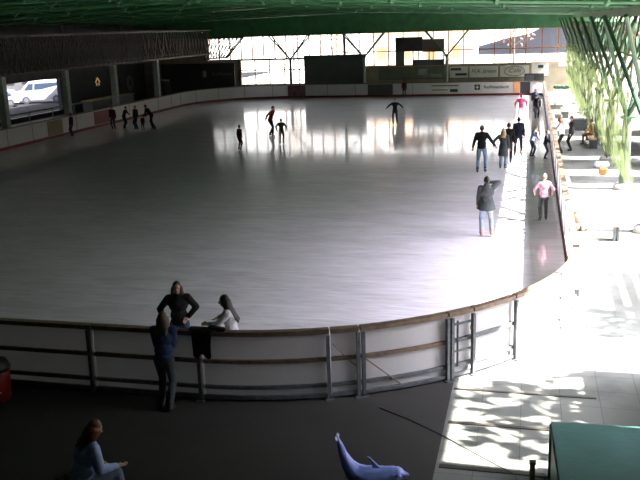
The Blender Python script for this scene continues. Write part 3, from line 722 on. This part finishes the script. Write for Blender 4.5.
# poles leaning by the columns
t = thing('pole_stack', 'pink and white slalom poles leaning in a rack by the columns', 'poles', (3.0, 53.4, 0))
for k in range(6): obj('pole', T([(-.1, k*.16-.4, 0), (.25, k*.16-.9, 1.5)], .022, 6), (c_lp if k % 2 else 'white'), t)
obj('rack', B((.2, .24, -1.4, .4, .98, 1.03), (.2, .24, -1.4, -1.36, 0, .98), (.2, .24, .36, .4, 0, .98)), 'post', t)
# net, gathered like a curtain along the eave columns
bm = bmesh.new(); G = []; nu, nv = 150, 14
for i in range(nu+1):
    u = i/nu; y = 26.2+u*46
    zb = .95-1.0*u+2.6*max(0, u-.55)**1.2; zb = max(.25, zb); zt = 5.9
    G.append([bm.verts.new((3.08+.10*math.sin(i*.9)+.05*math.sin(i*2.3+j)-.35*math.sin(j/nv*PI), y, zt+(zb-zt)*j/nv)) for j in range(nv+1)])
for a, b in zip(G, G[1:]):
    for j in range(nv): bm.faces.new([a[j], a[j+1], b[j+1], b[j]])
tag(obj('hanging_net', bm, 'net', None, True), 'yellow-green safety netting hanging along the right-hand columns', 'netting')

# ------------------------------------------------------------ far end fittings
t = thing('hoarding', 'dark hoarding with a faint bank sign at the far left corner', 'hoarding', (-29.9, 75.0, 0))
obj('panel', B((-3.9, 3.35, 0, .1, 0, 3.05), bevel=0), 'dark', t); obj('top_edge', B((-3.9, 3.35, -.02, .12, 3.05, 3.12)), 'black', t)
text('lettering', 'Raiffeisen', .5, mat('faint_lettering', (.16, .16, .13), .6), t, (2.1, -.02, 2.15), (PI/2, 0, 0)); obj('emblem', B((.25, .6, -.02, -.005, 1.85, 2.45)), 'column', t)
t = thing('grey_screen', 'big charcoal screen panel standing before the far windows', 'screen', (-17.15, 75.5, 0))
obj('panel', B((-2.85, 1.35, -.05, .05, .85, 3.6)), 'charcoal', t); obj('side_panel', B((1.36, 2.85, -.12, .0, .85, 3.62)), 'charcoal', t)
for x in (-2.7, 0, 2.7): obj('post', B((x-.05, x+.05, .0, .1, 0, .9)), 'post', t)
t = thing('booth', 'dark commentary booth standing above the far advert wall', 'booth', (-9.5, 75.45, 0))
obj('upper_panel', B((-2.1, .25, -.15, .35, 3.75, 4.95)), 'dark', t)
obj('side_panel', B((.25, 2.15, -.15, .35, 3.65, 4.75)), mat('taupe_panel', (.11, .085, .085), .6), t)
obj('lower_panel', B((-2.1, -1.35, -.1, .3, 2.5, 3.75), (-.6, 2.15, -.1, .3, 2.5, 3.0)), 'charcoal', t)
obj('window_frame', B((-.62, -.54, -.12, .32, 3.0, 3.75), (.8, .88, -.12, .32, 3.0, 3.65), (2.07, 2.15, -.12, .32, 3.0, 3.65)), 'frame', t)
obj('pane', B((-.54, 2.07, .1, .11, 3.0, 3.65)), 'glass', t)
def banner(x0, x1, z0, z1, m, label, txt=None, size=.5, ink='inkd', shear=0):
    t = thing('advert_banner', label, 'banner', ((x0+x1)/2, 75.75, (z0+z1)/2)); w = (x1-x0)/2-.03; h = (z1-z0)/2
    obj('sheet', B((-w, w, -.02, .02, -h, h)), m, t)
    if txt: text('lettering', txt, size, ink, t, (0, -.035, .05), (PI/2, 0, 0), shear)
    obj('frame_edge', B((-w, w, -.035, -.021, -h, -h+.06), (-w, w, -.035, -.021, h-.06, h)), 'post', t)
    return t
banner(-13.2, -10.1, 1.3, 2.4, mat('mossy_vinyl', (.14, .15, .10), .6, 0, .3, 1), 'plain mossy grey banner left of the far small figure')
b = banner(-10.0, -7.3, 1.3, 2.4, mat('olive_vinyl', (.17, .18, .12), .6, 0, .3, 1), 'faded olive banner with pale block beside the booth')
obj('print_block', B((-1.0, -.2, -.035, -.024, -.2, .35), (.1, 1.1, -.035, -.024, -.4, -.1)), 'column', b)
b = banner(-6.9, -5.3, 1.3, 2.4, 'banner', 'short tan banner with dark bars right of the booth column')
obj('print_block', B((-.7, .2, -.035, -.024, .15, .35), (-.3, .7, -.035, -.024, -.3, -.1)), 'inkd', b)
banner(-5.2, -2.7, 1.3, 2.4, 'banner', 'pale banner reading H.A. Jansen on the far wall', 'H.A. Jansen', .46, 'inkd', .2)
b = banner(-2.6, -.1, 1.3, 2.4, 'banner', 'pale banner with an oval cafe logo on the far wall', 'Cafe', .55, mat('brick_lettering', (.25, .07, .05), .6), .3)
bm = bmesh.new()
for k in range(24):
    a = 2*PI*k/24; c_ = 2*PI*(k+1)/24
    bar(bm, (.85*math.cos(a), -.03, .4*math.sin(a)), (.85*math.cos(c_), -.03, .4*math.sin(c_)), .04)
obj('oval_ring', bm, 'inkd', b)
b = banner(0., 1.5, 1.35, 2.6, 'bannerw', 'white banner with orange border at the far right corner', None)
obj('border', B((-.72, -.64, -.04, -.022, -.62, .62), (-.72, .72, -.04, -.022, .55, .62)), 'orange', b); obj('print_block', B((-.15, .3, -.035, -.024, .1, .35)), 'inkd', b)
t = thing('cabinet', 'dark cabinet in the corner beyond the far right boards', 'cabinet', (.4, 74.2, 0)); obj('cabinet_body', B((-.9, .7, -.3, .3, 0, 1.7)), 'dark', t); obj('cabinet_door', B((-.8, -.12, -.33, -.3, .1, 1.6)), 'charcoal', t)
t = thing('hedge_planter', 'low planter with green shrub past the far right corner', 'planter', (2.6, 73.6, 0)); obj('trough', B((-.7, .7, -.25, .25, 0, .4)), 'concrete', t)
bm = bmesh.new()
for k in range(7): ball(bm, (-.55+k*.18, 0, .55+.08*random.random()), .2, sub=1)
obj('shrub', bm, mat('shrub_green', (.015, .04, .015), .8, 0, .4, 9), t)

# left side fittings
t = thing('handrail', 'pale handrail line in front of the car park opening', 'rail', (-33.5, 47, 0))
obj('rail_tube', T([(0, -4, 1.0), (0, 14, 1.0)], .06, 8), 'column', t)
for k in range(7): obj('rail_post', B((-.03, .03, -4+k*3-.03, -4+k*3+.03, 0, 1.0)), 'post', t)
o = thing('house_sign', 'small lit house-shaped exit sign on the dark left wall', 'sign', (-35.94, 66.5, 2.1), PI/2)
obj('sign_plate', B((-.42, .42, 0, .05, -.35, .45)), 'black', o)
bm = bmesh.new(); bar(bm, (-.36, -.01, 0), (0, -.01, .36), .09); bar(bm, (.36, -.01, 0), (0, -.01, .36), .09); bar(bm, (-.2, -.01, -.05), (-.2, -.01, -.3), .09); bar(bm, (.2, -.01, -.05), (.2, -.01, -.3), .09)
obj('sign_symbol', bm, mat('lit_sign_symbol', (.9, .6, .3), .5, emit=.25), o)
o = thing('round_emblem', 'faint round emblem on the dark left wall behind the skater group', 'emblem', (-35.95, 72.6, 1.6), PI/2)
bm = bmesh.new(); bmesh.ops.create_cone(bm, cap_ends=True, segments=28, radius1=.7, radius2=.7, depth=.06, matrix=Matrix.Rotation(PI/2, 4, 'X')); obj('disc', bm, mat('dull_emblem', (.09, .09, .10), .6), o)
bm = bmesh.new(); bmesh.ops.create_cone(bm, cap_ends=True, segments=3, radius1=.42, radius2=.42, depth=.03, matrix=Matrix.Translation((0, -.05, 0)) @ Matrix.Rotation(PI/2, 4, 'X')); obj('emblem_shape', bm, 'dark', o)
o = thing('info_board', 'small grey board with pale top strip on a stand behind the left corner', 'board', (-30.9, 69.5, 0), -.6)
obj('board_face', B((-.55, .55, -.03, .03, .9, 1.9)), 'charcoal', o); obj('pale_strip', B((-.95, .5, -.05, -.03, 1.9, 2.05)), 'inkl', o); obj('stand', B((-.04, .04, -.03, .03, 0, .9)), 'post', o)
o = thing('counter', 'dark ticket counter behind the left boards', 'counter', (-32.6, 62, 0)); obj('counter_body', B((-.4, .4, -3.5, 3.5, 0, 1.15)), 'charcoal', o); obj('counter_top', B((-.5, .5, -3.6, 3.6, 1.15, 1.2)), 'wood', o)

# ------------------------------------------------------------ cars outside
def car(label, x, y, rz, m, van=False):
    t = thing('van' if van else 'car', label, 'van' if van else 'car', (x, y, 0), rz)
    if van: prof = [(-2.3, .35), (-2.35, 1.0), (-2.3, 1.95), (-2.1, 2.08), (1.0, 2.05), (1.75, 1.25), (2.3, 1.0), (2.38, .5), (2.3, .3)]
    else: prof = [(-2.1, .35), (-2.15, .8), (-2.0, 1.0), (-1.7, 1.35), (-1.2, 1.47), (.3, 1.45), (1.0, 1.0), (1.95, .82), (2.12, .55), (2.05, .3)]
    bm = bmesh.new(); R = []
    for y_, k in ((-.85, .94), (-.8, 1), (.8, 1), (.85, .94)): R.append([bm.verts.new((px*(.985 if k < 1 else 1), y_*(1 if pz < 1.05 else .86), .32+(pz-.32)*k)) for px, pz in prof])
    for a, b in zip(R, R[1:]):
        for k in range(len(prof)): bm.faces.new([a[k], a[(k+1) % len(prof)], b[(k+1) % len(prof)], b[k]])
    bm.faces.new(R[0][::-1]); bm.faces.new(R[-1]); bmesh.ops.recalc_face_normals(bm, faces=bm.faces); obj('car_body', bm, m, t)
    for s in (-1, 1):
        q = [(-.2, 1.02), (-.2, 1.38), (-1.2, 1.4), (-1.6, 1.05)] if not van else [(.55, 1.25), (.45, 1.8), (-1.9, 1.85), (-1.9, 1.25)]
        q2 = [(.75, 1.02), (.2, 1.38), (-.12, 1.38), (-.12, 1.02)] if not van else [(1.45, 1.25), (1.0, 1.8), (.62, 1.8), (.68, 1.25)]
        for qq in (q, q2):
            bm = bmesh.new(); lo_ = [bm.verts.new((a, s*(.862 if b < 1.15 else .765), b)) for a, b in qq]; f = bm.faces.new(lo_)
            e = bmesh.ops.extrude_face_region(bm, geom=[f]); bmesh.ops.translate(bm, verts=[v for v in e['geom'] if isinstance(v, bmesh.types.BMVert)], vec=(0, -s*.03, 0)); obj('side_window', bm, 'carg', t)
        for wx in (-1.35, 1.35):
            bm = bmesh.new(); bmesh.ops.create_cone(bm, cap_ends=True, segments=20, radius1=.34, radius2=.34, depth=.2, matrix=Matrix.Translation((wx, s*.8, .34)) @ Matrix.Rotation(PI/2, 4, 'X')); w = obj('wheel', bm, 'tyre', t)
            bm = bmesh.new(); bmesh.ops.create_cone(bm, cap_ends=True, segments=14, radius1=.2, radius2=.18, depth=.03, matrix=Matrix.Translation((wx, s*.905, .34)) @ Matrix.Rotation(PI/2, 4, 'X')); obj('hub_cap', bm, 'cars', w)
        bm = bmesh.new(); ball(bm, (prof[-2][0]-.05, s*.62, .72), (.08, .16, .09), sub=1); obj('headlight', bm, 'white', t)
car('white hatchback parked outside the left opening, nearest the frame edge', -46.8, 67.5, PI+.5, 'carw')
car('white van parked outside the left opening behind the hatchback', -44.6, 71.6, PI+.5, 'carw', True)
car('silver car parked farthest right outside the left opening', -47.2, 79.0, PI+.5, 'cars')
t = thing('shop_building', 'dark low shop with orange and white awnings behind the parked cars', 'building', (-52.5, 82.5, 0), .57)
obj('wall', B((-12, 16, 0, 5, 0, 3.2)), 'dark', t)
rr = random.Random(5)
for k in range(13):
    x0 = -9+k*1.75; z0 = 1.75+rr.random()*.4
    obj('awning', B((x0, x0+.7+rr.random()*.8, -.5, -.02, z0, z0+.35+rr.random()*.45)), ('orange', 'wood', 'maroon', 'bannerw', 'orange', 'charcoal')[k % 6], t)
    if k % 3 == 0: obj('shop_window', B((x0, x0+1.2, -.04, 0, .5, .95)), 'carg', t)
# ------------------------------------------------------------ landscape and trees
def tree(x, y, h, r, m, label, n=900, trunk=None, ls=.3):
    t = thing('tree', label, 'tree', (x, y, 0)); bm = bmesh.new(); trunk = trunk or h-r
    tube(bm, [(0, 0, 0), (.05, .02, trunk*.5), (0, .1, h*.9)], .16, 8, .03)
    for k in range(9):
        a = k*2.4; z = trunk*.55+(h-trunk*.55)*k/11; tube(bm, [(0, 0, z), (r*.7*math.cos(a), r*.7*math.sin(a), z+r*.5)], .05, 5, .012)
    obj('trunk', bm, 'bark', t)
    bm = bmesh.new(); rnd = random.Random(int(x*10+y))
    for k in range(n):
        d = V((rnd.gauss(0, 1), rnd.gauss(0, 1), rnd.gauss(0, 1))).normalized()*(rnd.random()**.45)
        c = V((0, 0, h-r*.9))+V((d.x*r, d.y*r, d.z*r*1.05)); a = V((rnd.gauss(0, 1), rnd.gauss(0, 1), rnd.gauss(0, 1))).normalized(); b = a.orthogonal().normalized(); s = ls*(.6+rnd.random()*.7)
        a *= s*.5; b *= s*.3; bm.faces.new([bm.verts.new(c+q) for q in (a, b, -a, -b)])
    lf = obj('foliage', bm, m, t); lf['kind'] = 'stuff'
tree(6.9, 12.3, 8.0, 1.85, 'leaf', 'green tree just outside the eave shading the near right paving', 620, ls=.42)
tree(7.6, 17.0, 6.4, 1.3, 'leaf', 'slim green tree outside the eave behind the first', 420, ls=.42)
tree(14., 72, 8.5, 3, 'leaf', 'green tree beyond the right eave near the far corner', 900)
tree(9.5, 88, 9, 3, 'leafo', 'rusty budding tree beyond the far right corner', 800)
for y, h, s in ((37, 8.1, 'nearest the camera'), (43.5, 7.7, 'second from the camera'), (50.5, 8.2, 'third from the camera'), (59, 8.2, 'fourth from the camera')):
    tree(12.8, y, h+1, 2.2, 'leaf', 'broad green tree outside the netting, %s' % s, 800, ls=.5)
t = thing('hedge', 'long olive hedge outside the right-hand columns', 'hedge', (9.4, 28, 0)); rnd = random.Random(3)
bm = bmesh.new()
for k in range(9000):
    c = V((rnd.uniform(-.7, .7), rnd.uniform(0, 47), rnd.uniform(0, 3.6))); a = V((rnd.gauss(0, 1), rnd.gauss(0, 1), rnd.gauss(0, 1))).normalized(); b_ = a.orthogonal().normalized()*.12; a *= .2
    bm.faces.new([bm.verts.new(c+q) for q in (a, b_, -a, -b_)])
lf = obj('foliage', bm, mat('olive_leaf', (.045, .055, .022), .7, 0, .4, 2), t); lf['kind'] = 'stuff'
bm = bmesh.new()
for k in range(24): tube(bm, [(0, k*2+.5, 0), (.1, k*2+.6, 3.2)], .06, 6)
lf = obj('stems', bm, 'bark', t); lf['kind'] = 'stuff'
for x, y, h, s in ((-2, 104, 9, 'right'), (-22, 98, 8, 'left'), (-30, 108, 10, 'farthest left')):
    tree(x, y, h, 3.2, 'leafo', 'rusty budding tree behind the far windows, %s of the three' % s, 500)
t = thing('house', 'cream house with brown roof seen through the far windows', 'house', (-14, 112, 0))
obj('wall', B((-7, 7, 0, 8, 0, 5)), 'plaster', t)
bm = bmesh.new(); vs = [bm.verts.new(p) for p in ((-7.5, -.5, 5), (7.5, -.5, 5), (7.5, 8.5, 5), (-7.5, 8.5, 5), (-7.5, 4, 8), (7.5, 4, 8))]
for f in ((0, 1, 5, 4), (2, 3, 4, 5), (0, 4, 3), (1, 2, 5), (3, 2, 1, 0)): bm.faces.new([vs[i] for i in f])
obj('roof', bm, 'roofr', t)
for k in range(4): obj('shutter', B((-5.6+k*3.2, -4.4+k*3.2, -.05, .0, 1.6, 3.2)), 'orange', t)
bm = bmesh.new(); G = []
for i in range(25):
    row = []
    for j in range(9):
        x = 10+(i-12)*2.6; y = 165+j*5; q = math.exp(-((i-13.)/7)**2)*math.sin(j/8*PI)
        row.append(bm.verts.new((x, y, 6.2*q+.6*math.sin(i*1.7+j)*q)))
    G.append(row)
for a, b in zip(G, G[1:]):
    for j in range(8): bm.faces.new([a[j], b[j], b[j+1], a[j+1]])
o = obj('hill', bm, 'hill', None, True); struct(o, 'dark wooded hill on the skyline at right', 'hill')
for y0, y1, h, m, lbl in ((32.9, 34.3, 4.6, 'hutw', 'narrow brown timber hut added for shade outside the columns, nearest the camera'), (36.0, 38.4, 4.9, 'hutg', 'grey-green hut added for shade between the brown ones outside the columns'), (39.6, 44.6, 5.0, 'hutw', 'long brown timber hut added for shade outside the netting'), (46.6, 49.2, 4.7, 'hutg', 'grey-green hut added for shade outside the netting beyond the long brown one')):  # invented row of huts, added to throw shade on the right walkway
    t = thing('cabin', lbl, 'cabin', (6.0, y0, 0)); L = y1-y0
    obj('wall', B((0, 2.2, 0, L, 0, h-.15)), m, t); obj('roof', B((-.15, 2.35, -.1, L+.1, h-.15, h)), 'charcoal', t)
    obj('door', B((-.04, 0, L/2-.4, L/2+.4, .05, 2.05)), 'charcoal', t); obj('window_frame', B((-.05, 0, .15, L/2-.5, 1.2, 2.1)) if L > 2 else B((-.05, 0, .1, L-.1, 2.4, 3.2)), 'bannerw', t)
# unseen objects, added only to cast shade on the paving
t = thing('shade_kiosk', 'small unseen green hut added outside the right frame edge to shade the paving', 'shade_kiosk', (3.3, 11.0, 0)); obj('shade_kiosk_wall', B((0, 1.5, 0, 3.45, 0, 2.25)), 'tealside', t); obj('shade_kiosk_roof', B((-.1, 1.6, -.1, 3.55, 2.25, 2.35)), 'teal', t)
t = thing('shade_trellis', 'wooden trellis screen beside the right frame edge', 'shade_trellis', (3.95, 17.5, 0)); bm = bmesh.new()
for k in range(6): box(bm, -.03, .03, k*.7-.05, k*.7+.05, 0, 2.2)
for z, h in ((.15, .1), (.7, .12), (1.1, .3), (1.6, .2), (2.0, .2)): box(bm, -.02, .02, 0, 3.5, z, z+h)
obj('slats', bm, 'wood', t)

# ------------------------------------------------------------ light
sun = bpy.data.lights.new('sun', 'SUN'); sun.energy = 62; sun.angle = .01; sun.color = (1, .95, .86)
so = bpy.data.objects.new('sun', sun); col.objects.link(so)
d = V((-.72, .03, -.78)); so.rotation_euler = d.to_track_quat('-Z', 'Y').to_euler()
w = bpy.data.worlds.new('world'); C.world = w; w.use_nodes = True
n = w.node_tree.nodes; l = w.node_tree.links; bg = n['Background']
tc = n.new('ShaderNodeTexCoord'); sx = n.new('ShaderNodeSeparateXYZ'); l.new(tc.outputs['Generated'], sx.inputs[0])
r = n.new('ShaderNodeValToRGB'); r.color_ramp.elements[0].position = 0; r.color_ramp.elements[0].color = (1, .92, .84, 1); r.color_ramp.elements[1].position = .5; r.color_ramp.elements[1].color = (.90, .88, 1, 1)
l.new(sx.outputs['Z'], r.inputs['Fac']); l.new(r.outputs['Color'], bg.inputs['Color'])
# brighter sky around the sun
dt = n.new('ShaderNodeVectorMath'); dt.operation = 'DOT_PRODUCT'; nd = (-d).normalized(); dt.inputs[1].default_value = nd
l.new(tc.outputs['Generated'], dt.inputs[0])
mx = n.new('ShaderNodeMath'); mx.operation = 'MAXIMUM'; mx.inputs[1].default_value = 0; l.new(dt.outputs['Value'], mx.inputs[0])
pw = n.new('ShaderNodeMath'); pw.operation = 'POWER'; pw.inputs[1].default_value = 16; l.new(mx.outputs[0], pw.inputs[0])
ma = n.new('ShaderNodeMath'); ma.operation = 'MULTIPLY_ADD'; ma.inputs[1].default_value = 92; ma.inputs[2].default_value = 1.3; l.new(pw.outputs[0], ma.inputs[0])
# bright haze low over the far end of the rink
d2 = n.new('ShaderNodeVectorMath'); d2.operation = 'DOT_PRODUCT'; d2.inputs[1].default_value = V((-.12, .98, .06)).normalized(); l.new(tc.outputs['Generated'], d2.inputs[0])
m2 = n.new('ShaderNodeMath'); m2.operation = 'MAXIMUM'; m2.inputs[1].default_value = 0; l.new(d2.outputs['Value'], m2.inputs[0])
p2 = n.new('ShaderNodeMath'); p2.operation = 'POWER'; p2.inputs[1].default_value = 14; l.new(m2.outputs[0], p2.inputs[0])
a2 = n.new('ShaderNodeMath'); a2.operation = 'MULTIPLY_ADD'; a2.inputs[1].default_value = 5; l.new(p2.outputs[0], a2.inputs[0]); l.new(ma.outputs[0], a2.inputs[2])
l.new(a2.outputs[0], bg.inputs['Strength'])
C.view_settings.view_transform = 'Standard'; C.view_settings.look = 'None'; C.view_settings.exposure = .1; C.view_settings.gamma = 1
C.view_settings.use_curve_mapping = False
